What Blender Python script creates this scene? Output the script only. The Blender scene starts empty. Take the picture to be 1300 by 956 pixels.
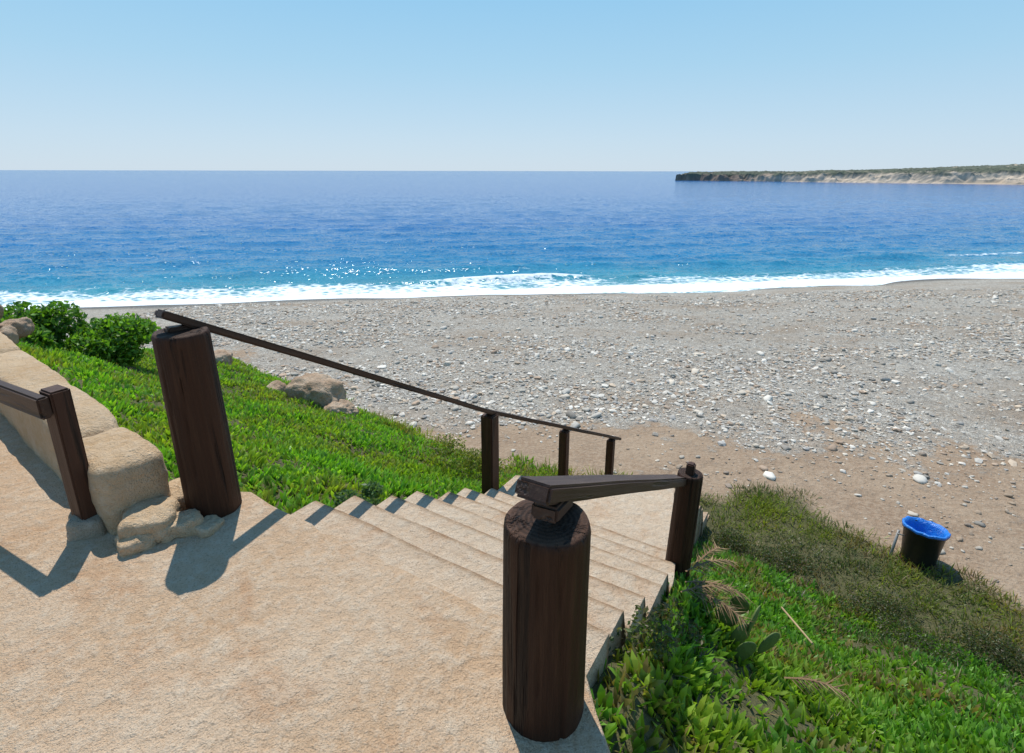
import bpy, bmesh, math, random
import numpy as np
from mathutils import Vector, noise, Matrix
random.seed(7); rng=np.random.default_rng(11)
S=bpy.context.scene
S.view_settings.view_transform='Standard'; S.view_settings.look='None'; S.view_settings.exposure=0

# ---------------- helpers
def link(o,parent=None):
    S.collection.objects.link(o)
    if parent: o.parent=parent
    return o
def empty(name):
    e=bpy.data.objects.new(name,None); S.collection.objects.link(e); return e
def npmesh(name,verts,faces,mat=None,smooth=False,attrs=None,parent=None):
    me=bpy.data.meshes.new(name)
    verts=np.asarray(verts,dtype=np.float32)
    if not isinstance(faces,list): faces=[faces]
    nl=sum(f.size for f in faces); nf=sum(len(f) for f in faces)
    me.vertices.add(len(verts)); me.vertices.foreach_set('co',verts.ravel())
    me.loops.add(nl); me.polygons.add(nf)
    li=np.concatenate([f.ravel() for f in faces]).astype(np.int32)
    tot=np.concatenate([np.full(len(f),f.shape[1]) for f in faces]).astype(np.int32)
    st=np.concatenate([[0],np.cumsum(tot)[:-1]]).astype(np.int32)
    me.loops.foreach_set('vertex_index',li)
    me.polygons.foreach_set('loop_start',st)
    me.update(calc_edges=True)
    me.polygons.foreach_set('use_smooth',np.full(nf,smooth))
    if attrs:
        for k,v in attrs.items():
            v=np.asarray(v,dtype=np.float32)
            if v.ndim==1:
                a=me.attributes.new(k,'FLOAT','POINT'); a.data.foreach_set('value',v)
            else:
                a=me.attributes.new(k,'FLOAT_COLOR','POINT')
                if v.shape[1]==3: v=np.hstack([v,np.ones((len(v),1),np.float32)])
                a.data.foreach_set('color',v.ravel())
    if mat: me.materials.append(mat)
    o=bpy.data.objects.new(name,me); link(o,parent); return o
def gridfaces(nr,nc):
    i=np.arange(nr*nc).reshape(nr,nc)
    return np.stack([i[:-1,:-1],i[:-1,1:],i[1:,1:],i[1:,:-1]],-1).reshape(-1,4)
def hsh(a,b,s):
    v=np.sin(a*127.1+b*311.7+s*74.7)*43758.5453
    return v-np.floor(v)
def vn(x,y,s=0):
    x=np.asarray(x,float);y=np.asarray(y,float)
    xi=np.floor(x);yi=np.floor(y);fx=x-xi;fy=y-yi
    fx=fx*fx*(3-2*fx);fy=fy*fy*(3-2*fy)
    a=hsh(xi,yi,s);b=hsh(xi+1,yi,s);c=hsh(xi,yi+1,s);d=hsh(xi+1,yi+1,s)
    return (a*(1-fx)+b*fx)*(1-fy)+(c*(1-fx)+d*fx)*fy
def fbm(x,y,s=0,o=4):
    r=0;a=.5;t=0
    for k in range(o):
        r=r+a*vn(x*2**k+k*7.3,y*2**k+k*3.1,s+k);t+=a;a*=.5
    return r/t
def sstep(a,b,x):
    t=np.clip((x-a)/(b-a),0,1); return t*t*(3-2*t)

class NT:
    def __init__(s,name):
        s.m=bpy.data.materials.new(name); s.m.use_nodes=True; s.t=s.m.node_tree
        s.n=s.t.nodes; s.l=s.t.links
        s.b=s.n['Principled BSDF']; s.out=s.n['Material Output']
    def set(s,sock,v):
        if isinstance(v,bpy.types.NodeSocket): s.l.new(v,sock)
        else:
            if hasattr(sock.default_value,'__len__') and not hasattr(v,'__len__'): v=(v,)*len(sock.default_value)
            if hasattr(v,'__len__') and len(v)==3 and len(sock.default_value)==4: v=(*v,1)
            sock.default_value=v
    def node(s,ty,ins={},**props):
        n=s.n.new(ty)
        for k,v in props.items(): setattr(n,k,v)
        for k,v in ins.items(): s.set(n.inputs[k],v)
        return n
    def geo(s): return s.node('ShaderNodeNewGeometry').outputs['Position']
    def obj(s): return s.node('ShaderNodeTexCoord').outputs['Object']
    def map(s,v,scale=(1,1,1),rot=(0,0,0),loc=(0,0,0)):
        return s.node('ShaderNodeMapping',{'Vector':v,'Scale':scale,'Rotation':rot,'Location':loc}).outputs[0]
    def noise(s,v,scale,detail=4,rough=.55,dist=0,out='Fac'):
        return s.node('ShaderNodeTexNoise',{'Vector':v,'Scale':scale,'Detail':detail,'Roughness':rough,'Distortion':dist}).outputs[out]
    def vor(s,v,scale,feature='F1',rand=1):
        return s.node('ShaderNodeTexVoronoi',{'Vector':v,'Scale':scale,'Randomness':rand},feature=feature)
    def vmath(s,op,a,b=(0,0,0),sc=None):
        n=s.node('ShaderNodeVectorMath',{0:a,1:b},operation=op)
        if sc is not None: s.set(n.inputs['Scale'],sc)
        return n.outputs[0]
    def math(s,op,a,b=0.0,c=0.0,clamp=False):
        n=s.node('ShaderNodeMath',{0:a,1:b,2:c},operation=op); n.use_clamp=clamp; return n.outputs[0]
    def rng(s,v,a,b,c=0.0,d=1.0,smooth=False):
        return s.node('ShaderNodeMapRange',{'Value':v,'From Min':a,'From Max':b,'To Min':c,'To Max':d},interpolation_type='SMOOTHSTEP' if smooth else 'LINEAR').outputs[0]
    def mix(s,f,a,b,mode='MIX'):
        n=s.n.new('ShaderNodeMix'); n.data_type='RGBA'; n.blend_type=mode
        s.set(n.inputs[0],f); s.set(n.inputs[6],a); s.set(n.inputs[7],b); return n.outputs[2]
    def ramp(s,f,stops,interp='LINEAR'):
        n=s.n.new('ShaderNodeValToRGB'); r=n.color_ramp; r.interpolation=interp
        while len(r.elements)<len(stops): r.elements.new(.5)
        for e,(p,c) in zip(r.elements,stops): e.position=p; e.color=(*c,1)
        s.l.new(f,n.inputs[0]); return n.outputs[0]
    def attr(s,name,out='Fac'): return s.node('ShaderNodeAttribute',attribute_name=name).outputs[out]
    def bump(s,h,strength=.5,dist=.02,normal=None):
        ins={'Height':h,'Strength':strength,'Distance':dist}
        if normal: ins['Normal']=normal
        return s.node('ShaderNodeBump',ins).outputs[0]
    def fin(s,color=None,rough=.8,normal=None,spec=.3,metal=0):
        if color is not None: s.set(s.b.inputs['Base Color'],color)
        s.set(s.b.inputs['Roughness'],rough); s.set(s.b.inputs['Specular IOR Level'],spec); s.set(s.b.inputs['Metallic'],metal)
        if normal: s.l.new(normal,s.b.inputs['Normal'])
        return s.m

# ---------------- camera (eye at z=0, terrace 1.65 m below)
cam=bpy.data.cameras.new('camera'); co=bpy.data.objects.new('camera',cam); S.collection.objects.link(co)
cam.sensor_width=36; cam.lens=700/1300*36; cam.shift_y=-45/1300; cam.clip_end=60000; cam.clip_start=.05
PITCH=math.atan(216/700); co.rotation_euler=(math.pi/2-PITCH,math.radians(-.1),0); S.camera=co

# ---------------- light
AZ=math.radians(-20); EL=math.radians(62)
sd=Vector((math.sin(AZ)*math.cos(EL),math.cos(AZ)*math.cos(EL),math.sin(EL)))
sl=bpy.data.lights.new('sun','SUN'); sl.energy=4.6; sl.angle=math.radians(.5); sl.color=(1,.955,.885)
so=bpy.data.objects.new('sun',sl); S.collection.objects.link(so); so.rotation_euler=sd.to_track_quat('Z','Y').to_euler(); so.location=(0,0,30)
W=bpy.data.worlds.new('World'); S.world=W; W.use_nodes=True; wn=W.node_tree
bg=wn.nodes['Background']; sk=wn.nodes.new('ShaderNodeTexSky'); sk.sky_type='NISHITA'; sk.sun_disc=False
sk.sun_elevation=EL; sk.sun_rotation=AZ%(2*math.pi); sk.air_density=1.0; sk.dust_density=.3; sk.ozone_density=1.5; sk.altitude=0
tc=wn.nodes.new('ShaderNodeTexCoord'); sx_=wn.nodes.new('ShaderNodeSeparateXYZ'); wn.links.new(tc.outputs['Generated'],sx_.inputs[0])
rp=wn.nodes.new('ShaderNodeValToRGB'); wn.links.new(sx_.outputs[2],rp.inputs[0]); el=rp.color_ramp.elements
stops=[(0,(.60,.735,.86)),(.05,(.55,.72,.87)),(.16,(.40,.665,.87)),(.30,(.265,.585,.87)),(.6,(.14,.38,.70)),(1,(.09,.26,.58))]
while len(el)<len(stops): el.new(.5)
for e,(p,c) in zip(el,stops): e.position=p; e.color=(*c,1)
STR=.11
vm=wn.nodes.new('ShaderNodeVectorMath'); vm.operation='SCALE'; vm.inputs['Scale'].default_value=1/STR; wn.links.new(rp.outputs[0],vm.inputs[0])
mx=wn.nodes.new('ShaderNodeMix'); mx.data_type='RGBA'; mx.inputs[0].default_value=.90; wn.links.new(sk.outputs[0],mx.inputs[6]); wn.links.new(vm.outputs[0],mx.inputs[7])
wn.links.new(mx.outputs[2],bg.inputs[0]); bg.inputs[1].default_value=STR

# ---------------- frames
SN=np.array([.53,.848]); ST=np.array([.848,-.53])          # stair frame
def sp(a,n): return a*ST+n*SN
WT=np.array([-.787,.617]); WN=np.array([.617,.787])        # wall frame
def wp(t,n): return t*WT+n*WN
SEA=-6.0
def shore(x): return 27.3+.165*x
def eco(x,y):
    e=.602*x+.799*y; t=x*WT[0]+y*WT[1]
    return np.maximum(e,.9*(t-8.3)+1)
aR=lambda n: np.interp(n,[1.4,3.0,3.5,4.3,7],[-.62,-.66,-.78,-1.10,-1.1])

def terrain(x,y):
    d=shore(x)-y
    dn=d+ (fbm(x*.12,y*.05,5,3)-.5)*2.2
    beach=np.where(dn>0,1.8*(1-np.exp(-np.maximum(dn,0)/9)),.2*dn)+SEA
    beach=np.maximum(beach,-14)+ (fbm(x*.5,y*.5,9,3)-.5)*.10*sstep(0,4,d)
    e=eco(x,y)+(fbm(x*.5,y*.5,2,3)-.5)*.6*sstep(1.2,2.5,eco(x,y))
    emb=-1.78-.53*np.maximum(e-.98,0)+(fbm(x*1.1,y*1.1,3,4)-.5)*.28*sstep(1.2,2.2,e)
    k=.12
    m=np.maximum(beach,emb); df=np.abs(beach-emb)
    m=m+np.maximum(k-df,0)**2/(4*k)
    a=x*ST[0]+y*ST[1]; n=x*SN[0]+y*SN[1]; da=a-aR(n)
    line=-1.79-.483*(n-1.444)-.05+(vn(x*4,y*4,8)-.5)*.12-.75*np.maximum(da-.12,0)
    line=np.where((n>1.3)&(n<4.0)&(da>-.3),line,-99)
    return np.maximum(m,line)
def pebmask(x,y):
    b=7.4+.48*np.clip(x,-3,12)
    return sstep(-.9,1.3,eco(x,y)-b+(fbm(x*.7,y*.7,21,4)-.5)*3.4)
def vegmask(x,y):
    e=eco(x,y)
    lim=np.where(x<0,5.7,6.3)
    lim=lim+np.clip((x-2.0),0,1.2)*.6-np.clip(x-4,0,3)*.45
    return sstep(.5,0.,e-lim-(fbm(x*.8,y*.8,31,4)-.5)*1.8)*sstep(.95,1.1,e)

# ---------------- ground
def axis(lo,hi,f0,f1,step,g):
    a=list(np.arange(f0,f1,step)); s=step
    while a[-1]<hi: s*=g; a.append(a[-1]+s)
    s=step
    while a[0]>lo: s*=g; a.insert(0,a[0]-s)
    return np.array(a)
xs=axis(-900,1200,-12,15,.11,1.06); ys=axis(-700,75,0,13,.11,1.035)
X,Y=np.meshgrid(xs,ys); Z=terrain(X,Y)
d=shore(X)-Y
wet=sstep(2.6,1.0,d+(fbm(X*.25,Y*.4,41,3)-.5)*2.0)
col=np.stack([pebmask(X,Y),wet,vegmask(X,Y)],-1).reshape(-1,3)
g=NT('beach_ground'); P=g.geo(); zc=g.node('ShaderNodeSeparateColor',{0:g.attr('zone','Color')})
n1=g.noise(P,.9,4); n2=g.noise(P,18,4,.6); n3=g.noise(P,90,2); n4=g.noise(P,4,5,.7)
sand=g.mix(g.rng(n1,.35,.65),(.265,.175,.11),(.35,.25,.165)); sand=g.mix(g.rng(n2,.4,.7,0,.8),sand,(.42,.32,.225)); sand=g.mix(g.rng(n4,.5,.68,0,.5),sand,(.21,.145,.095)); sand=g.mix(g.rng(n3,.55,.75,0,.6),sand,(.16,.115,.08))
Pw=g.node('ShaderNodeVectorMath',{0:P,1:g.node('ShaderNodeTexNoise',{'Vector':P,'Scale':6.0}).outputs['Color']},operation='ADD').outputs[0]
pals=[(0,(.22,.195,.165)),(.12,(.46,.42,.36)),(.3,(.64,.585,.50)),(.5,(.54,.45,.34)),(.65,(.74,.69,.59)),(.85,(.86,.81,.71)),(1,(.36,.29,.22))]
v1=g.vor(P,9); v2=g.vor(Pw,22); v3=g.vor(P,55)
def cellcol(v): return g.ramp(g.node('ShaderNodeSeparateColor',{0:v.outputs['Color']}).outputs[0],pals)
pc=g.mix(g.rng(n2,.45,.55),cellcol(v1),cellcol(v2)); pc=g.mix(g.rng(n4,.47,.6),pc,cellcol(v3))
gap=g.rng(v2.outputs['Distance'],.4,.8); pc=g.mix(gap,pc,g.mix(.6,pc,(.12,.10,.08)))
patch=g.rng(g.noise(g.map(P,(.5,1,1)),.55,6,.65),.46,.66); pc=g.mix(g.math('MULTIPLY',patch,.7),pc,g.mix(.35,sand,(.48,.36,.25)))
pc=g.mix(g.rng(g.noise(g.map(P,(.25,.9,1)),.8,5,.6),.35,.65,0,.3),pc,g.mix(1,pc,(.74,.70,.66),'MULTIPLY'))
pk=g.math('ADD',zc.outputs[0],g.rng(n4,.3,.7,-.45,.45)); pk=g.rng(pk,.3,.7)
c=g.mix(pk,sand,pc)
c=g.mix(g.math('MULTIPLY',zc.outputs[1],.9),c,g.mix(1,c,(.24,.23,.22),'MULTIPLY'))
soil=g.mix(n2,(.05,.06,.02),(.13,.11,.05)); c=g.mix(zc.outputs[2],c,soil)
hh=g.math('ADD',g.math('MULTIPLY',g.math('SUBTRACT',1,v2.outputs['Distance']),g.math('MULTIPLY',pk,.8)),g.math('MULTIPLY',n2,.9))
hh=g.math('ADD',hh,g.math('ADD',g.math('MULTIPLY',n3,.25),g.math('MULTIPLY',n4,1.5)))
rough=g.rng(zc.outputs[1],0,1,.9,.45)
MG=g.fin(c,rough,g.bump(hh,.9,.04),.3)
npmesh('beach_ground',np.stack([X,Y,Z],-1).reshape(-1,3),gridfaces(*X.shape),MG,True,{'zone':col})

# ---------------- sea
dd=[-3.0]
while dd[-1]<12: dd.append(dd[-1]+.22)
s=.22
while dd[-1]<28000: s*=1.042; dd.append(dd[-1]+s)
dd=np.array(dd); u=np.linspace(-1,1,560)
D,U=np.meshgrid(dd,u,indexing='ij')
Xs=8+U*(62+1.7*np.maximum(D,0)); Ys=np.minimum(shore(Xs),shore(0)+ .165*np.sign(Xs)*np.minimum(np.abs(Xs),400))+D
damp=sstep(0,8,D)*sstep(160,40,D)
h=.05*np.sin((D+5*fbm(Xs*.05,D*.05,1,2))*1.1+5*fbm(Xs*.09,D*.09,4,3))*damp
h+=(fbm(Xs*.35,D*.8,6,4)-.5)*.30*damp
rc=3.8+3.2*(fbm(Xs*.05,Xs*0,51,3)-.4)+.7*(fbm(Xs*.5,Xs*0,52,3)-.5); ra=.10+.46*sstep(.36,.6,vn(Xs*.07+3,Xs*0,53))*sstep(-14,4,Xs)
ridge=np.exp(-((D-rc)/np.where(D<rc,.3,.75))**2)
h+=ridge*ra
rc2=rc+4.2+2*(fbm(Xs*.04,Xs*0,61,3)-.5); h+=.18*np.exp(-((D-rc2)/.9)**2)*sstep(.35,.6,vn(Xs*.05,Xs*0,62))
h+=sstep(2.5,-3,D)*(.08+.22*fbm(Xs*.22,Xs*0,71,4))
edge=1.0+1.7*(fbm(Xs*.25,Xs*0,77,4)-.45)
sw=1.1*np.exp(-((D-edge*.3)/.95)**2)+.5*sstep(rc,0,D)
foam=np.maximum.reduce([sw, ridge*(.2+ra*2.1)*sstep(rc+.9,rc,D), (.34+.42*fbm(Xs*.3,D*.5,72,3))*sstep(rc+1.2,rc-.8,D), .46*sstep(9,2,D)*fbm(Xs*.15,D*.5,75,3)*1.5,
   .55*np.exp(-((D-rc2)/.5)**2)*sstep(.5,.75,vn(Xs*.08,Xs*0,63))*sstep(-10,2,Xs)])
g=NT('sea_water'); P=g.geo(); dist=g.attr('dshore')
lg=g.math('LOGARITHM',g.math('MAXIMUM',dist,1.0),10.0)
wn_=g.noise(g.map(P,(.02,.06,1)),1,5,.6)
lg=g.math('ADD',lg,g.rng(wn_,.3,.7,-.13,.13))
deep=g.ramp(g.math('DIVIDE',lg,3.2),[(0,(.11,.33,.35)),(.2,(.045,.26,.34)),(.36,(.012,.17,.34)),(.50,(.005,.115,.33)),(.68,(.004,.095,.31)),(1,(.006,.10,.30))])
ds=g.rng(g.noise(g.map(P,(.16,.7,1)),1.3,6,.7),.42,.60); deep=g.mix(g.math('MULTIPLY',ds,.4),deep,g.mix(1,deep,(.4,.52,.66),'MULTIPLY'))
# wave facets: random world-space surface slopes, so the sun lamp sparkles where a facet mirrors it
sA=g.noise(g.map(P,(.7,1.2,1)),1.4,3,.6,.3,'Color'); sB=g.noise(g.map(P,(1,1.4,1)),5.0,3,.6,0,'Color')
sl1=g.vmath('SUBTRACT',sA,(.5,.5,.5)); sl2=g.vmath('SUBTRACT',sB,(.5,.5,.5))
K=g.rng(dist,15,60,1,.55)
slv=g.vmath('ADD',g.vmath('SCALE',sl1,sc=1.25),g.vmath('SCALE',sl2,sc=1.75)); slv=g.vmath('MULTIPLY',slv,(1,1,0)); slv=g.vmath('SCALE',slv,sc=K)
GN=g.node('ShaderNodeNewGeometry').outputs['Normal']
nm=g.vmath('NORMALIZE',g.vmath('ADD',GN,slv))
fa=g.attr('foam'); fn=g.math('ADD',g.math('MULTIPLY',g.noise(g.map(P,(1,1.4,1)),1.8,8,.75,.8),.85),g.math('MULTIPLY',g.vor(g.map(P,(.8,1.2,1)),2.2,'DISTANCE_TO_EDGE').outputs['Distance'],.6))
fm=g.rng(g.math('ADD',fa,g.math('MULTIPLY',fn,-1.0)),-.06,.18,smooth=True)
c=g.mix(fm,deep,(.78,.83,.85))
m=g.fin(c,g.mix(fm,(.13,)*3,(.85,)*3),nm,.27); g.b.inputs['IOR'].default_value=1.33
npmesh('sea',np.stack([Xs,Ys,SEA+h],-1).reshape(-1,3),gridfaces(*D.shape),m,True,{'foam':foam.ravel(),'dshore':D.ravel()})

# ---------------- headland
path=np.array([[112,391],[122,383],[150,362],[200,312],[255,268],[330,215],[520,130],[900,-60]],float)
sl_=np.concatenate([[0],np.cumsum(np.linalg.norm(np.diff(path,axis=0),axis=1))])
ss=np.concatenate([np.arange(0,230,.6),np.linspace(231,sl_[-1],150)])
px=np.interp(ss,sl_,path[:,0]);py=np.interp(ss,sl_,path[:,1])
ws=np.concatenate([np.linspace(-6,30,60),np.linspace(32,260,34)])
SS,WW=np.meshgrid(ss,ws,indexing='ij')
PX=px[:,None]+.67*WW;PY=py[:,None]+.74*WW
wn2=WW+(fbm(SS*.09,WW*.15,81,4)-.5)*13
r01=np.clip(SS/150,0,1)
bw=np.clip((SS-95)/90,0,1)*8
top=5.3+r01*.9+(fbm(SS*.04,WW*.03,82,4)-.5)*1.9
cl=.82*sstep(0,1,(wn2-bw-1)/(1.4+7*r01))+.18*sstep(0,1,(wn2-bw-5)/18)
top=top*sstep(-6,2,SS+4*vn(WW*.2,SS*0,3))
rise=np.clip(WW-18,0,300)*.016*np.clip((SS-30)/120,0,1)
HZ=-.5+np.clip(WW,0,12)*.09*np.clip(bw/6,0,1)+cl*top+rise+(fbm(SS*.35,WW*.35,83,4)-.5)*1.6*sstep(.05,.5,cl)
hv=fbm(SS*.16,WW*.25+HZ*.3,84,4); stra=fbm(SS*.05,HZ*1.3,85,4)
rock=np.array([.60,.47,.34])*(.5+.8*stra)[...,None]
dark=np.array([.22,.145,.095])*(.4+1.2*fbm(SS*.25,HZ*1.1,86,3))[...,None]
tipw=sstep(80,30,SS+30*(hv-.5))[...,None]; rock=rock*(1-tipw)+dark*tipw
bw_=sstep(.30,.05,cl)[...,None]*sstep(.2,1,bw/8)[...,None]; rock=rock*(1-bw_)+np.array([.44,.33,.22])*bw_
grn=np.array([.085,.09,.045])*(.5+1.1*fbm(SS*.5,WW*.5,87,3))[...,None]
vg=(sstep(.68,.92,cl+(hv-.5)*.8+.12*r01)*sstep(.40,.52,hv+.15*r01))[...,None]
HC=rock*(1-vg)+grn*vg
HZ=HZ+vg[...,0]*fbm(SS*.8,WW*.8,88,3)*1.2
g=NT('headland_rock'); m=g.fin(g.mix(.10,g.attr('col','Color'),(.35,.42,.5)),.95,None,.1)  # distance haze painted in: rock colour blended slightly towards blue-grey
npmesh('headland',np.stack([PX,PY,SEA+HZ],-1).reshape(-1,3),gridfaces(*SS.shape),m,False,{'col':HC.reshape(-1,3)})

# ---------------- stones
def ico(sub):
    b=bmesh.new(); bmesh.ops.create_icosphere(b,subdivisions=sub,radius=1); v=np.array([p.co[:] for p in b.verts]); f=np.array([[q.index for q in p.verts] for p in b.faces]); b.free(); return v,f
def stones(name,x,y,size,sub,mat,smooth,sink=.3,palette=None):
    v,f=ico(sub); n=len(x); V=[]
    for k in range(10):
        r=np.array([.8+.5*noise.noise(Vector(p)*1.3+Vector((k*9.1,0,0))) for p in v]); V.append(np.sign(v)*np.abs(v)**.85*r[:,None])
    V=np.array(V)[rng.integers(0,10,n)]
    sc=np.stack([size*rng.uniform(.75,1.3,n),size*rng.uniform(.6,1.,n),size*rng.uniform(.3,.65,n)],-1)
    V=V*sc[:,None,:]
    tx=rng.normal(0,.2,n)[:,None]; z=V[:,:,2]+V[:,:,0]*tx
    a=rng.uniform(0,6.28,n)[:,None]; xx=V[:,:,0]*np.cos(a)-V[:,:,1]*np.sin(a); yy=V[:,:,0]*np.sin(a)+V[:,:,1]*np.cos(a)
    zz=z+terrain(x,y)[:,None]+(sc[:,2]*(1-2*sink))[:,None]*.6
    VV=np.stack([xx+x[:,None],yy+y[:,None],zz],-1).reshape(-1,3)
    F=(f[None]+(np.arange(n)*len(v))[:,None,None]).reshape(-1,3)
    pal=np.array(palette if palette is not None else [[.60,.56,.49],[.70,.65,.57],[.52,.48,.41],[.30,.27,.23],[.56,.44,.32],[.78,.73,.64],[.46,.33,.23],[.42,.40,.37],[.66,.58,.47]])
    c=pal[rng.integers(0,len(pal),n)]*rng.uniform(.75,1.15,n)[:,None]
    wt=sstep(2.6,1.2,shore(x)-y)[:,None]; c=c*(1-.7*wt)
    C=np.repeat(c,len(v),axis=0)
    return npmesh(name,VV,F,mat,smooth,{'col':C})
g=NT('pebble_stone'); P=g.geo(); nn=g.noise(P,45,3); MS=g.fin(g.mix(nn,g.mix(1,g.attr('col','Color'),(.8,.77,.74),'MULTIPLY'),g.mix(.12,g.attr('col','Color'),(.8,.76,.68))),.85,None,.25)
def scatter(n,x0,x1,y0,y1,prob):
    x=rng.uniform(x0,x1,n);y=rng.uniform(y0,y1,n);k=rng.random(n)<prob(x,y); return x[k],y[k]
clump=lambda x,y: .3+1.5*sstep(.42,.62,fbm(x*.45,y*.8,91,4))
x,y=scatter(190000,-14,26,5.5,25,lambda x,y: pebmask(x,y)*clump(x,y)*.5*(vegmask(x,y)<.3)*sstep(36,8,y)*(shore(x)-y>2)*(x<1.05*y+2)*(x>-1.05*y-1))
sz=np.minimum(rng.lognormal(math.log(.03),.45,len(x)),.11); stones('beach_pebbles',x,y,sz,1,MS,False)
x,y=scatter(16000,-14,30,6,25,lambda x,y: (.04+pebmask(x,y)*.5*clump(x,y))*(vegmask(x,y)<.3)*(shore(x)-y>2.5)*.55)
sz=np.minimum(rng.lognormal(math.log(.055),.38,len(x)),.13); stones('beach_stones',x,y,sz,2,MS,True)
x,y=scatter(12000,-2,16,4.2,11,lambda x,y: (1-pebmask(x,y))*(vegmask(x,y)<.25)*.4*clump(x,y))
sz=np.minimum(rng.lognormal(math.log(.016),.6,len(x)),.07); stones('sand_stones',x,y,sz,2,MS,True,palette=[[.5,.44,.36],[.42,.33,.24],[.58,.52,.43],[.28,.22,.17],[.34,.25,.17]])

# ---------------- concrete / paving
def concrete(name,ca,cb,cc,edge=False):
    g=NT(name); P=g.geo(); a=g.noise(P,1.6,6,.6); b=g.noise(P,16,6,.7); f=g.noise(P,170,3,.6); v=g.vor(P,170)
    c=g.mix(g.rng(a,.35,.65),ca,cb); c=g.mix(g.rng(b,.45,.72,0,.8),c,cc); c=g.mix(g.rng(f,.52,.7,0,.55),c,g.mix(1,c,(.60,.48,.38),'MULTIPLY'))
    sp_=g.math('GREATER_THAN',g.node('ShaderNodeSeparateColor',{0:v.outputs['Color']}).outputs[0],.95); c=g.mix(g.math('MULTIPLY',sp_,.4),c,(.25,.17,.11))
    st=g.rng(g.noise(P,2.6,9,.75,.6),.52,.70,0,.65); c=g.mix(st,c,g.mix(1,c,(.78,.58,.44),'MULTIPLY'))
    if edge:
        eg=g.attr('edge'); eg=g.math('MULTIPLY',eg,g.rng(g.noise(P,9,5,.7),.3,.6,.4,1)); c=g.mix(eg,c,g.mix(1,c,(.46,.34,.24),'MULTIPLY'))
    h=g.math('ADD',g.math('MULTIPLY',b,1.4),g.math('MULTIPLY',f,.4)); h=g.math('ADD',h,g.math('MULTIPLY',a,1.5))
    return g.fin(c,.92,g.bump(h,1,.03),.15)
MT=concrete('terrace_concrete',(.61,.405,.245),(.67,.485,.325),(.73,.60,.45))
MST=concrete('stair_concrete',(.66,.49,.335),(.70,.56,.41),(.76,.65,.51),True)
MWL=concrete('footing_concrete',(.42,.33,.23),(.5,.4,.29),(.55,.46,.36))
TZ=-1.65
pts=[sp(-2.371,1.444),sp(-.62,1.444),(.33,1.02),(1.5,-.2),(4.5,-3),(4,-9),(-12,-9),tuple(wp(8.3,-6)),tuple(wp(8.3,.80)),tuple(wp(2.9,.84)),(-1.78,2.50),(-1.62,2.60),(-1.40,2.60)]
out=[]
for i,p in enumerate(pts):
    q=pts[(i+1)%len(pts)]; L=math.hypot(q[0]-p[0],q[1]-p[1]); n=max(1,min(30,int(L/.10)))
    for k in range(n):
        t=k/n; jx=.022*noise.noise(Vector((i*3.3+k*.9,1,2))) if k else 0
        out.append((p[0]+(q[0]-p[0])*t+jx*.6,p[1]+(q[1]-p[1])*t+jx))
bm=bmesh.new(); vs=[bm.verts.new((a,b,TZ)) for a,b in out]; f=bm.faces.new(vs)
f.normal_update()
if f.normal.z<0: f.normal_flip()
r=bmesh.ops.extrude_face_region(bm,geom=[f]); bmesh.ops.translate(bm,vec=(0,0,-.45),verts=[v for v in r['geom'] if isinstance(v,bmesh.types.BMVert)])
bmesh.ops.recalc_face_normals(bm,faces=bm.faces[:])
me=bpy.data.meshes.new('terrace'); bm.to_mesh(me); bm.free(); me.materials.append(MT)
to=bpy.data.objects.new('terrace',me); link(to); bv=to.modifiers.new('b','BEVEL'); bv.width=.014; bv.segments=3; bv.limit_method='ANGLE'; bv.angle_limit=1

# stairs
RISE=.14; RUN=.29; prof=[(1.39,TZ-.14,0,0)]
for i in range(1,8):
    n=1.444+RUN*i; z=TZ-RISE*i
    prof+=[(n-RUN+.035,z,0,.9),(n-RUN+.07,z,0,.1),(n-.15,z,0,0),(n-.045,z,0,.15),(n-.013,z-.001,0,.8),(n-.004,z-.005,0,1),(n,z-.015,0,1),(n-.004,z-RISE,0,1)]
z=TZ-RISE*8; prof+=[(3.50,z,0,.8),(3.56,z,.05,.1),(3.9,z,.5,0),(4.2,z,.9,0),(4.284,z,1,.7),(4.3,z-.014,1,1)]
n=4.3
for i in range(1,9):
    z2=z-.2*i; prof+=[(n,z2,1,.6),(n+.255,z2,1,.4),(n+.27,z2-.015,1,1)]; n+=.27
M=60; vv=[]; eg=[]
for j,(n,z,sk_,e_) in enumerate(prof):
    st_=round((TZ-z)/RISE+.3); L=-2.40+.03*math.sin(st_*2.9); R=float(aR(n))+.02*math.sin(st_*2.1)
    for i in range(M):
        a=L+(R-L)*i/(M-1); q=noise.noise(Vector((a*2.2,st_*7,3)));q2=noise.noise(Vector((a*11,st_*9,8)))
        o=(.012*q+.007*q2)*(1 if e_>.3 else .3); w=sp(a,n+sk_*((a+2.37)*.5-.3))+SN*o
        vv.append((w[0],w[1],z+.005*noise.noise(Vector((a*4,n*4,5)))-(.012*max(0,q2) if e_>.7 else 0))); eg.append(e_)
vv=np.array(vv); np_=len(prof); F=gridfaces(np_,M)[:,::-1]
idx=np.arange(np_*M).reshape(np_,M); sk2=[]; base=len(vv); ex=[]
for side in (0,M-1):
    b0=base+len(ex)
    for j in range(np_): p=vv[idx[j,side]].copy(); p[2]-=.75; ex.append(p); eg.append(1)  # full edge value on the skirts paints shadow into the stair sides
    for j in range(np_-1):
        q=[idx[j,side],idx[j+1,side],b0+j+1,b0+j]; sk2.append(q if side else q[::-1])
vv=np.vstack([vv,np.array(ex)])
npmesh('stone_stairs',vv,[F,np.array(sk2)],MST,False,{'edge':np.array(eg)})

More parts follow.
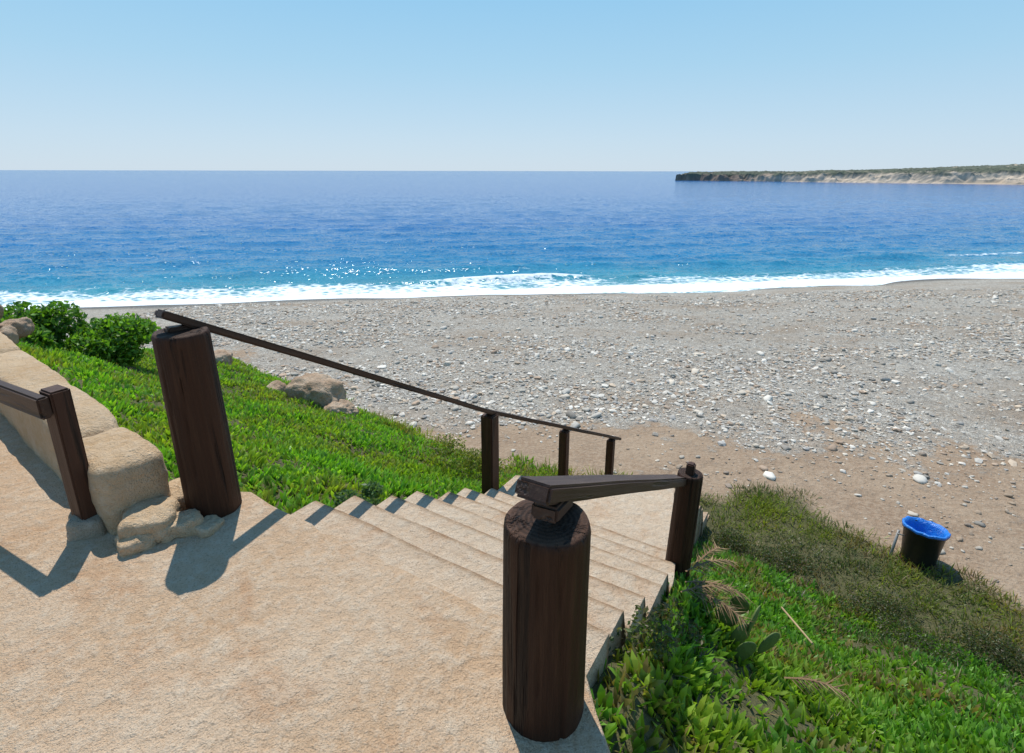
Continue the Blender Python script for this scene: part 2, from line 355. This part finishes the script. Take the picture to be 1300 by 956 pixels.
# ---------------- rocks / wall
def rblock(name,c,size,rotz,mat,seed=0,k=6,amp=.03,freq=3,parent=None,n=14,tilt=0):
    bm=bmesh.new(); bmesh.ops.create_cube(bm,size=2); bmesh.ops.subdivide_edges(bm,edges=bm.edges[:],cuts=n,use_grid_fill=True)
    h=Vector(size)/2
    for v in bm.verts:
        p=v.co; r=(abs(p.x)**k+abs(p.y)**k+abs(p.z)**k)**(1/k); q=Vector((p.x/r*h.x,p.y/r*h.y,p.z/r*h.z))
        d=noise.noise(q*freq+Vector((seed*5.7,0,0)))+.5*noise.noise(q*freq*2.7+Vector((seed*3.1,4,0)))+.25*noise.noise(q*freq*7+Vector((seed,9,0)))
        v.co=q+Vector((p.x/r*.4,p.y/r,p.z/r)).normalized()*d*amp
    for f in bm.faces: f.smooth=True
    me=bpy.data.meshes.new(name); bm.to_mesh(me); bm.free(); me.materials.append(mat)
    o=bpy.data.objects.new(name,me); link(o,parent); o.location=c; o.rotation_euler=(tilt,tilt*.5,rotz); return o
g=NT('sandstone'); P=g.geo(); a=g.noise(P,3,7,.65); b=g.noise(P,22,6,.7); f=g.noise(P,120,3)
c=g.mix(g.rng(a,.35,.65),(.56,.37,.205),(.68,.50,.32)); c=g.mix(g.rng(b,.45,.7,0,.6),c,(.70,.56,.40)); c=g.mix(g.rng(g.noise(P,6,8,.75),.57,.70,0,.55),c,(.34,.21,.115)); c=g.mix(g.rng(f,.6,.75,0,.35),c,(.28,.19,.12))
MSS=g.fin(c,.92,g.bump(g.math('ADD',g.math('MULTIPLY',b,1.2),g.math('MULTIPLY',f,.5)),1,.03),.15)
g=NT('limestone_rock'); P=g.geo(); a=g.noise(P,4,7,.65); c=g.mix(g.rng(a,.35,.65),(.42,.28,.18),(.60,.46,.33)); MRK=g.fin(c,.92,g.bump(g.noise(P,14,8,.7),1,.08),.15)
wall=empty('low_stone_wall'); wr=math.atan2(WT[1],WT[0])
t=2.82; i=0
for L in [.55,2.1,1.4,1.35]:
    c=wp(t+L/2,.72); rblock('wall_block',(c[0],c[1],TZ+.165-.012*(i==0)),(L-.002,.285+.01*(i==0),.39+.01*(i%2)),wr,MSS,i+1,8 if i else 7,.016,3.2,wall,30); t+=L; i+=1
for (tt,nn_,sx,sy,sz_,zz,sd_) in [(2.74,.72,.22,.26,.15,.05,21),(2.64,.80,.18,.15,.10,.03,22),(2.69,.63,.15,.14,.09,.02,23),(2.9,.93,.4,.22,.25,-.03,24),(2.55,.89,.13,.11,.07,.0,25)]:
    c=wp(tt,nn_); rblock('footing_stone',(c[0],c[1],TZ+zz),(sx,sy,sz_),wr+.2*sd_,MSS,sd_,5,.024,8,wall,12)
for nm,x,y,sx,sy,sz_,dz,sdv in [('boulder',-3.25,8.55,.95,.6,.62,.14,31),('boulder',-2.75,8.2,.5,.4,.35,.05,32),('boulder',-6.1,10.9,.5,.4,.38,.1,33),
      ('boulder',-4.3,9.3,.35,.3,.25,.05,36),('boulder',2.3,6.3,.4,.3,.25,.02,37),('boulder',-1.2,8.0,.35,.25,.2,.0,38)]:
    zt=float(terrain(np.array(x),np.array(y))); rblock(nm,(x,y,zt+dz),(sx,sy,sz_),sdv,MRK,sdv,3,.09,3.5,None,16,.15)
for k,(tt,nn_,s_,z_) in enumerate([(7.7,.80,.36,-1.40),(8.4,1.05,.36,-1.52),(8.1,.5,.4,-1.45),(7.5,1.15,.30,-1.58),(7.1,1.0,.22,-1.55),(8.75,.8,.4,-1.72)]):
    c=wp(tt,nn_); rblock('boulder',(c[0],c[1],z_),(s_,s_*.8,s_*.75),k*1.3,MRK,60+k,3.2,.06,4.5,None,14,.2)

# ---------------- wood
def wood(name,axis_scale,ca,cb,cc):
    g=NT(name); P=g.obj(); q=g.map(P,axis_scale); a=g.noise(q,5,7,.65,.3); b=g.noise(q,34,6,.7); c=g.mix(g.rng(a,.3,.7),ca,cb)
    cr=g.rng(g.noise(g.map(P,tuple(s*.8 for s in axis_scale)),17,5,.6,.2),.58,.64,0,.9); c=g.mix(cr,c,(.006,.003,.002))
    c=g.mix(g.rng(b,.5,.75,0,.6),c,cc)
    nz=g.node('ShaderNodeSeparateXYZ',{0:g.node('ShaderNodeNewGeometry').outputs['Normal']}).outputs[2]
    h=g.math('SUBTRACT',g.math('ADD',a,g.math('MULTIPLY',b,.8)),cr)
    return g,c,h,nz
g,c,h,nz=wood('log_wood',(1,1,.05),(.024,.0085,.004),(.056,.021,.009),(.095,.044,.021))
P=g.obj(); sx=g.node('ShaderNodeSeparateXYZ',{0:P}); r=g.math('SQRT',g.math('ADD',g.math('POWER',sx.outputs[0],2.0),g.math('POWER',sx.outputs[1],2.0)))
rg=g.math('SINE',g.math('ADD',g.math('MULTIPLY',r,420),g.math('MULTIPLY',g.noise(P,9,3),9)))
topc=g.mix(g.rng(rg,-1,1),(.020,.009,.005),(.055,.027,.016)); topc=g.mix(g.rng(r,.085,.125,0,.6),topc,(.14,.07,.04)); topc=g.mix(g.rng(g.noise(g.map(P,(1,6,1),rot=(0,0,.6)),9,3),.62,.68),topc,(.005,.003,.003))
c=g.mix(g.rng(nz,.6,.9),c,topc)
MLOG=g.fin(c,.6,g.bump(h,1,.014),.22)
g,c,h,nz=wood('board_wood',(.05,1,1),(.030,.013,.007),(.065,.030,.017),(.13,.08,.05))
MBD=g.fin(c,.5,g.bump(h,.6,.007),.35)
g,c,h,nz=wood('plank_post_wood',(1,1,.05),(.038,.014,.008),(.08,.034,.018),(.12,.06,.035))
MPP=g.fin(c,.55,g.bump(h,.6,.007),.3)
def log(name,x,y,z0,z1,r,parent,seed=0,tilt=(0,0)):
    A=110; zs=np.concatenate([np.linspace(0,z1-z0-.03,40),[z1-z0-.018,z1-z0-.009,z1-z0-.003]]); v=[]
    cracks=[(random.uniform(0,6.28),random.uniform(.008,.02),random.uniform(0,.6),random.uniform(.6,1.1)) for _ in range(9)]
    H=z1-z0
    for z in zs:
        f=1-.012*(z>H-.02)-.02*(z>H-.012)-.035*(z>H-.005)
        for k in range(A):
            t=k/A*6.2832; q=Vector((math.cos(t)*2,math.sin(t)*2,z*.8+seed*7))
            rr=r*(1+.04*noise.noise(q)+.014*noise.noise(Vector((math.cos(t)*8,math.sin(t)*8,z*1.2+seed)))+.004*noise.noise(Vector((math.cos(t)*22,math.sin(t)*22,z*2+seed))))*(1.04-.05*z)*f
            for (c0,wd,za,zb) in cracks:
                dt=(t-c0-.12*math.sin(z*3+c0)+3.1416)%6.2832-3.1416
                if za<z/H<zb: rr-=r*.06*math.exp(-(dt/wd/1.6)**2)
            v.append((rr*math.cos(t),rr*math.sin(t),z))
    nr=len(zs)
    for fr in (.8,.5,.25):
        for k in range(A):
            t=k/A*6.2832; v.append((r*fr*math.cos(t),r*fr*math.sin(t),H+.006*noise.noise(Vector((math.cos(t)*fr*4,math.sin(t)*fr*4,seed)))))
    v.append((0,0,H))
    i=np.arange((nr+3)*A).reshape(nr+3,A); j=np.roll(i,-1,1)
    q=np.stack([i[:-1],j[:-1],j[1:],i[1:]],-1).reshape(-1,4)
    tri=np.stack([i[-1],j[-1],np.full(A,len(v)-1)],-1)
    o=npmesh(name,np.array(v),[q,tri],MLOG,True,None,parent); o.location=(x,y,z0); o.rotation_euler=(tilt[0],tilt[1],seed); return o
def board(name,p0,p1,w,h,mat,parent,upaxis=Vector((0,0,1)),segs=24,bev=.008,wob=.004,vertical=False):
    p0=Vector(p0);p1=Vector(p1);L=(p1-p0).length;xd=(p1-p0).normalized(); yd=upaxis.cross(xd).normalized(); zd=xd.cross(yd)
    bm=bmesh.new(); bmesh.ops.create_cube(bm,size=1)
    for v in bm.verts: v.co=Vector((v.co.x*L,v.co.y*w,v.co.z*h))
    ed=[e for e in bm.edges if abs((e.verts[0].co-e.verts[1].co).normalized().x)>.9]
    bmesh.ops.subdivide_edges(bm,edges=ed,cuts=segs)
    bmesh.ops.bevel(bm,geom=[e for e in bm.edges if e.is_manifold and e.calc_face_angle(0)>1],offset=bev,segments=2,affect='EDGES')
    sdd=random.uniform(0,50)
    for v in bm.verts:
        q=noise.noise_vector(Vector((v.co.x*1.5+sdd,v.co.y*3,v.co.z*3))); v.co+=Vector((0,q.y*wob,q.z*wob))
    if vertical:
        R=Matrix(((0,1,0),(0,0,1),(1,0,0)))
        for v in bm.verts: v.co=R@v.co
        mw=Matrix((yd,zd,xd)).transposed().to_4x4()
    else: mw=Matrix((xd,yd,zd)).transposed().to_4x4()
    me=bpy.data.meshes.new(name); bm.to_mesh(me); bm.free(); me.materials.append(mat)
    o=bpy.data.objects.new(name,me); link(o,parent); mw.translation=(p0+p1)/2; o.matrix_basis=mw; return o
sx3=Vector((ST[0],ST[1],0))
# left handrail
hr=empty('wooden_handrail')
log('log_post',-1.52,2.455,TZ-.1,-.70,.119,hr,1,(.015,-.02))
A=Vector((-1.52,2.445,-.655));B=Vector((-.199,4.559,-2.075));dA=(B-A).normalized()
E=Vector((1.47,6.80,-3.49))
board('rail',A-dA*.10,B+dA*.03,.075,.038,MBD,hr,segs=40)
board('rail_lower',B+Vector((0,0,.002)),E,.075,.036,MBD,hr,segs=40)
board('bracket',A+Vector((-.05,-.04,-.04)),A+Vector((.05,.09,-.055)),.06,.03,MBD,hr,segs=2)
def sqpost(p,top,w,par,nm='post'):
    zt=float(terrain(np.array(p[0]),np.array(p[1])))
    return board(nm,(p[0],p[1],zt-.25),(p[0],p[1],top),w,w,MPP,par,upaxis=sx3,vertical=True,segs=14,bev=.01)
sqpost((-.199,4.56),-2.10,.125,hr); sqpost((.594,5.622),-2.785,.095,hr); sqpost((1.316,6.59),-3.395,.095,hr)
# right handrail
hr2=empty('wooden_handrail')
log('log_post',.104,1.365,TZ-.15,-.955,.127,hr2,4)
log('end_post',1.115,3.13,-3.0,-1.86,.082,hr2,6,(-.03,.03))
r0=Vector((.055,1.285,-.815)); r1=Vector((1.115,3.20,-1.945))
board('rail',r0,r1,.105,.055,MBD,hr2,segs=40,bev=.009)
board('bracket',(.09,1.30,-.895),(.15,1.43,-.925),.08,.045,MBD,hr2,segs=2)
board('post_cap_splinter',(1.15,3.14,-1.9),(1.155,3.15,-1.79),.06,.05,MPP,hr2,upaxis=sx3,vertical=True,segs=4,bev=.008)
# left fence by the wall
fe=empty('wooden_railing')
bx,by=-2.03,2.275; fd=Vector((-.88,.47,0)).normalized(); cs=Vector((-.47,-.88,0)).normalized()
board('post',(bx,by,TZ+.02),(bx,by,-.925),.08,.105,MPP,fe,upaxis=fd,vertical=True,segs=10)
p2=Vector((bx,by,0))+fd*2.0; board('post',(p2.x,p2.y,TZ+.02),(p2.x,p2.y,-.97),.08,.105,MPP,fe,upaxis=fd,vertical=True,segs=10)
rs=Vector((bx,by,-.985))+cs*.066
board('top_rail',rs-fd*.05,rs+fd*3.6,.045,.10,MBD,fe,segs=20)
g=NT('rusty_iron'); MI=g.fin(g.mix(g.noise(g.geo(),60,4),(.05,.03,.02),(.14,.07,.04)),.7,None,.4,.4)
q=Vector((bx,by,-1.33)); board('bolt_rod',q+Vector((.0,.02,0)),q+Vector((.09,.20,0)),.018,.018,MI,fe,segs=1,bev=.003)
rblock('footing',(bx+.01,by,TZ+.02),(.15,.18,.13),.3,MWL,51,6,.02,6,fe,8)

# ---------------- vegetation
def blades(name,cx,cy,nb,rad,Lm,wd,mat,colf,spread=.9,zoff=0):
    n=len(cx); N=n*nb
    bx=np.repeat(cx,nb);by=np.repeat(cy,nb); L=np.repeat(Lm,nb)*rng.uniform(.55,1.2,N)
    a=rng.uniform(0,6.283,N); r=np.sqrt(rng.random(N))*rad
    ox=r*np.cos(a);oy=r*np.sin(a); lean=(.15+spread*rng.random(N)*(r/np.max(r)+.3))
    dx=np.cos(a)*lean+rng.normal(0,.2,N);dy=np.sin(a)*lean+rng.normal(0,.2,N)
    X0=bx+ox;Y0=by+oy;Z0=terrain(X0,Y0)-.02+zoff
    dz=1/np.sqrt(1+dx*dx+dy*dy);dx=dx*dz;dy=dy*dz
    t=rng.uniform(0,6.283,N);W=wd*rng.uniform(.6,1.3,N);wx=np.cos(t)*W;wy=np.sin(t)*W
    def pt(f,curl,s): return np.stack([X0+dx*L*f+dx*curl*L+s*wx,Y0+dy*L*f+dy*curl*L+s*wy,Z0+dz*L*f],-1)
    V=np.stack([pt(0,0,-.8),pt(0,0,.8),pt(.7,0,-1),pt(.7,0,1),pt(1,.15,0)],1)
    i=np.arange(N)*5; q=np.stack([i,i+1,i+3,i+2],-1);tr=np.stack([i+2,i+3,i+4],-1)
    C=colf(X0,Y0,N); C=np.repeat(C[:,None,:],5,1); C[:,0:2]*=.5; C[:,4]*=1.3  # occlusion painted into the blade colour: darker bases; tips lightened
    return npmesh(name,V.reshape(-1,3),[q,tr],mat,False,{'col':C.reshape(-1,3)})
def leafmat(name,tr=.42):
    g=NT(name); c=g.attr('col','Color'); m=g.fin(c,.45,None,.4)
    t=g.node('ShaderNodeBsdfTranslucent',{'Color':g.mix(1,c,(1.5,1.6,.6),'MULTIPLY')}); mx=g.node('ShaderNodeMixShader',{0:tr,1:g.b.outputs[0],2:t.outputs[0]}); g.l.new(mx.outputs[0],g.out.inputs[0]); return m
ML=leafmat('succulent_leaf')
def pal(cols,w,dry=.8,yel=.6):
    cols=np.array(cols);w=np.array(w)/sum(w)
    def f(x,y,N):
        c=cols[rng.choice(len(cols),N,p=w)]*rng.uniform(.7,1.25,N)[:,None]
        m=sstep(.42,.7,fbm(x*1.3,y*1.3,95,4))[:,None]*yel; c=c*(1-m)+m*np.array([.30,.36,.035])*rng.uniform(.6,1.2,N)[:,None]
        k=sstep(.52,.68,fbm(x*2.1,y*2.1,97,3))[:,None]*(rng.random(N)<.5)[:,None]*dry; return c*(1-k)+k*np.array([.24,.15,.07])
    return f
def onstairs(x,y,m=.06):
    a=x*ST[0]+y*ST[1]; n=x*SN[0]+y*SN[1]
    return (a>-2.47)&(a<aR(n)+m)&(n<6.9)
def nearterr(x,y):
    return (x*WN[0]+y*WN[1]<1.05)|((x-(-1.52))**2+(y-2.45)**2<.03)
gc=pal([[.18,.39,.03],[.13,.31,.025],[.25,.44,.045],[.07,.18,.018]],[4,3,3,1.3],.45)
def wallo(x,y): return ((x*WN[0]+y*WN[1])<.95)&(x<-1.4)
x,y=scatter(40000,-13,.8,1.5,15.5,lambda x,y: vegmask(x,y)*(~onstairs(x,y))*(~wallo(x,y))*(~nearterr(x,y))*(.25+.75*sstep(.3,.45,fbm(x*1.7,y*1.7,99,3)))*np.clip(4.5/np.maximum(y,1),.35,1))
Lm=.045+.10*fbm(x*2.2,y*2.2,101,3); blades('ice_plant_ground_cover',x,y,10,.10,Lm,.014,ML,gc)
print('left clumps',len(x))
x,y=scatter(30000,-.2,8.5,-1.5,8.2,lambda x,y: vegmask(x,y)*(~onstairs(x,y,.02))*(.22+.78*sstep(.34,.47,fbm(x*1.7,y*1.7,109,3)))*(eco(x,y)>1.15)*(eco(x,y)<5.6+.5*fbm(x,y,4)))
Lm=.05+.085*fbm(x*2,y*2,111,3); gc2=pal([[.13,.30,.03],[.09,.23,.022],[.18,.36,.05],[.055,.14,.016]],[4,4,2.5,2],.8,.4)
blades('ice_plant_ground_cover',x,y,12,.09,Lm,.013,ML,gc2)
print('right clumps',len(x))
sc=pal([[.10,.13,.045],[.13,.15,.06],[.07,.10,.03],[.17,.14,.08]],[3,3,2,1.2])
x,y=scatter(11000,1.2,10,-1,9,lambda x,y: sstep(4.6,5.7,eco(x,y)+(fbm(x,y,7)-.5)*1.5)*vegmask(x,y)*(~onstairs(x,y))*.8)
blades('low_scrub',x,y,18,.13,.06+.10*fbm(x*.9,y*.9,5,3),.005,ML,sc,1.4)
x,y=scatter(9000,-9,8.5,-1.5,12,lambda x,y: vegmask(x,y)*(~onstairs(x,y))*(~wallo(x,y))*(~nearterr(x,y))*.4)
blades('dry_grass',x,y,7,.1,np.full(len(x),.12),.003,ML,pal([[.30,.22,.11],[.22,.15,.07],[.36,.29,.17]],[1,1,1],.2,.0),1.6)
x,y=scatter(1500,-2.5,1.5,4.5,9,lambda x,y: sstep(5.0,5.8,eco(x,y))*vegmask(x,y)*(~onstairs(x,y))*.7)
blades('yellow_weeds',x,y,16,.1,np.full(len(x),.2),.004,ML,pal([[.3,.3,.05],[.2,.25,.04],[.3,.23,.08]],[1,1,1]),1.0)

def bush(name,c,R,nl,size,cols,mat,lob=9):
    cen=[]
    for i in range(lob):
        a=random.uniform(0,6.28);r=random.uniform(0,.75); cen.append((c[0]+R[0]*r*math.cos(a),c[1]+R[1]*r*math.sin(a),c[2]+R[2]*random.uniform(-.1,.55)*(1-r*.4),random.uniform(.28,.5)))
    cen=np.array(cen); k=rng.integers(0,lob,nl); d=rng.normal(0,1,(nl,3)); d/=np.linalg.norm(d,axis=1)[:,None]
    rr=rng.uniform(.55,1.12,nl)**.6*cen[k,3]; p=cen[k,:3]+d*rr[:,None]*np.array(R)
    t=rng.normal(0,1,(nl,3))+d*.8; t/=np.linalg.norm(t,axis=1)[:,None]; b=np.cross(t,rng.normal(0,1,(nl,3))); b/=np.linalg.norm(b,axis=1)[:,None]
    s=size*rng.uniform(.6,1.3,nl)[:,None]; nn=np.cross(t,b)
    V=np.stack([p-t*s,p+b*s*.5+nn*s*.1,p+t*s,p-b*s*.5+nn*s*.1],1)
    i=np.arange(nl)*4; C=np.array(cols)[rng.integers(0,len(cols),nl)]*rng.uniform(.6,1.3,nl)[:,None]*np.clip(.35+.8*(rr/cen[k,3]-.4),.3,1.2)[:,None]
    F=np.stack([np.stack([i,i+1,i+2],-1),np.stack([i,i+2,i+3],-1)],1).reshape(-1,3)
    return npmesh(name,V.reshape(-1,3),F,mat,False,{'col':np.repeat(C,4,0)})
zt=lambda x,y: float(terrain(np.array(float(x)),np.array(float(y))))
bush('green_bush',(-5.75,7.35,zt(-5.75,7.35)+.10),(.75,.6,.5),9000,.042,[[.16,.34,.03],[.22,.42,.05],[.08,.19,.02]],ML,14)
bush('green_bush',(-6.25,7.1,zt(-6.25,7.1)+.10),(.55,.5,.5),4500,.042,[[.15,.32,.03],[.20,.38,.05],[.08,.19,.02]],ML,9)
bush('leafy_weed',(-1.05,3.25,zt(-1.05,3.25)+.12),(.22,.18,.16),900,.022,[[.16,.27,.11],[.11,.20,.07]],ML,6)
bush('leafy_weed',(-.35,5.4,zt(-.35,5.4)+.2),(.4,.3,.3),1500,.016,[[.3,.3,.05],[.18,.24,.04]],ML,7)
bush('leafy_weed',(-.7,6.0,zt(-.7,6.0)+.2),(.4,.3,.3),1500,.016,[[.3,.3,.05],[.18,.24,.04]],ML,7)
for (x_,y_) in [(3.9,4.6),(4.4,4.1),(3.3,5.3),(2.7,5.7),(4.6,3.5),(3.7,3.9)]:
    bush('scrub_bush',(x_,y_,zt(x_,y_)+.04),(.5,.45,.17),2600,.013,[[.09,.13,.04],[.12,.16,.055],[.17,.14,.08]],ML,9)
bush('leafy_weed',(.62,1.95,zt(.62,1.95)+.10),(.18,.18,.22),520,.014,[[.12,.17,.05],[.2,.18,.08]],ML,6)
bush('leafy_weed',(.90,2.38,zt(.90,2.38)+.06),(.2,.2,.16),600,.013,[[.10,.14,.04],[.2,.16,.07]],ML,6)

# prickly pear
pp=empty('prickly_pear_cactus'); g=NT('cactus_skin'); P=g.obj(); MC=g.fin(g.mix(g.noise(P,9,4),(.09,.14,.035),(.17,.21,.06)),.55,g.bump(g.vor(P,22).outputs['Distance'],.5,.01),.35)
bx_,by_=1.36,2.62; bz=zt(bx_,by_)
for (ox,oy,oz,s_,rz,tl) in [(0,0,.12,.10,.3,.1),(.08,.02,.23,.085,.9,.5),(-.07,.03,.24,.09,-.2,-.4),(.15,-.05,.12,.085,.4,.7),(.02,.10,.25,.08,-.6,.2),(-.15,-.02,.13,.085,.6,-.8),(-.02,-.12,.13,.085,.1,.3)]:
    bm=bmesh.new(); bmesh.ops.create_uvsphere(bm,u_segments=24,v_segments=16,radius=1)
    for v in bm.verts:
        t=v.co.z; v.co=Vector((v.co.x*s_*.68*(1+.22*t),v.co.y*s_*.16,v.co.z*s_))
    for f in bm.faces: f.smooth=True
    me=bpy.data.meshes.new('pad'); bm.to_mesh(me); bm.free(); me.materials.append(MC); o=bpy.data.objects.new('pad',me); link(o,pp); o.location=(bx_+ox,by_+oy,bz+oz); o.rotation_euler=(.15,tl,rz)
g=NT('dry_frond'); MD=g.fin(g.attr('col','Color'),.8,None,.2)
def frond(name,root,az,L,cols,up=.35,nl=34,ll=.22):
    V=[];T=[];C=[]; r=Vector(root); d=Vector((math.sin(az),math.cos(az),0)); sd_=Vector((d.y,-d.x,0))
    def pos(t): return r+d*L*t+Vector((0,0,up*L*math.sin(t*2.4)-.15*t*L))
    for i in range(14):
        a=pos(i/14);b=pos((i+1)/14);w=.006; k=len(V); V+=[a-sd_*w,a+sd_*w,b+sd_*w*.8,b-sd_*w*.8]; T+=[(k,k+1,k+2),(k,k+2,k+3)]; C+=[cols[0]]*4
    for i in range(nl):
        t=.1+.9*i/nl; p=pos(t)
        for s_ in (-1,1):
            l=ll*random.uniform(.4,1.2)*(1.1-.5*t); q=p+sd_*s_*l*random.uniform(.3,.8)+d*l*.7+Vector((0,0,random.uniform(-.7,.1)*l)); k=len(V)
            V+=[p-d*.005,p+d*.005,q]; T.append((k,k+1,k+2)); c=random.choice(cols); C+=[c]*3
    return npmesh(name,np.array([v[:] for v in V]),np.array(T),MD,False,{'col':np.array(C)})
dc=[(.20,.125,.065),(.30,.21,.11),(.09,.055,.03)]
for (x_,y_,a_,L_) in [(1.12,2.95,1.3,.36),(1.06,2.78,1.9,.34),(.98,2.62,1.5,.30),(1.2,3.05,.9,.34),(1.1,2.7,2.4,.3),(1.5,2.35,1.9,.3)]:
    frond('dry_palm_frond',(x_,y_,zt(x_,y_)+.14),a_,L_,dc,.2,30,.15)
g=NT('cane'); MK=g.fin((.42,.30,.16),.7)
def tube(name,p0,p1,r,mat,parent=None,seg=10):
    p0=Vector(p0);p1=Vector(p1);bm=bmesh.new(); bmesh.ops.create_cone(bm,cap_ends=True,segments=seg,radius1=r,radius2=r*.85,depth=(p1-p0).length)
    for f in bm.faces: f.smooth=len(f.verts)==4
    me=bpy.data.meshes.new(name); bm.to_mesh(me); bm.free(); me.materials.append(mat); o=bpy.data.objects.new(name,me); link(o,parent)
    o.location=(p0+p1)/2; o.rotation_euler=(p1-p0).to_track_quat('Z','Y').to_euler(); return o
tube('dry_cane_stick',(2.22,3.68,zt(2.22,3.68)+.20),(2.10,3.05,zt(2.10,3.05)+.13),.008,MK)

# ---------------- bin
bn=empty('litter_bin'); bxx,byy=4.76,5.42; bzz=zt(bxx,byy)
g=NT('black_plastic'); MB=g.fin(g.mix(g.noise(g.obj(),12,4),(.012,.012,.013),(.035,.032,.03)),.42,None,.5)
g=NT('blue_bin_liner'); P=g.obj(); MBL=g.fin(g.mix(g.noise(P,9,3),(.01,.14,.52),(.02,.24,.72)),.35,g.bump(g.noise(P,14,5,.6,1),.9,.03),.5)
def lathe(name,prof_,mat,parent,A=48,ruff=0):
    v=[];n=len(prof_)
    for (r,z) in prof_:
        for k in range(A):
            t=k/A*6.2832; f=1+ruff*noise.noise(Vector((math.cos(t)*4,math.sin(t)*4,z*12))); v.append((r*f*math.cos(t),r*f*math.sin(t),z+ruff*.25*noise.noise(Vector((math.cos(t)*3,math.sin(t)*3,z*5+7)))))
    i=np.arange(n*A).reshape(n,A); j=np.roll(i,-1,1); q=np.stack([i[:-1],j[:-1],j[1:],i[1:]],-1).reshape(-1,4)
    return npmesh(name,np.array(v),q,mat,True,None,parent)
o1=lathe('bucket',[(0.001,.0),(.16,0),(.168,.01),(.205,.36),(.22,.365),(.222,.40),(.212,.402),(.20,.38),(.165,.03),(.001,.025)],MB,bn)
o2=lathe('liner',[(.226,.385),(.230,.40),(.226,.413),(.208,.416),(.19,.36),(.165,.2),(.13,.12),(.001,.1)],MBL,bn,64,.05)
for o in (o1,o2): o.location=(bxx,byy,bzz+.02); o.rotation_euler=(-.05,.10,.4)
lathe('base_ring',[(.175,0),(.182,.015),(.175,.03)],MI,bn).location=(bxx,byy,bzz)
g=NT('galvanised_pole'); MGP=g.fin((.35,.33,.3),.5,None,.5,.6)
tube('pole',(bxx-.30,byy+.06,bzz-.2),(bxx-.22,byy+.10,bzz+.34),.017,MGP,bn)
tube('arm',(bxx-.24,byy+.09,bzz+.30),(bxx-.18,byy+.05,bzz+.30),.009,MGP,bn)
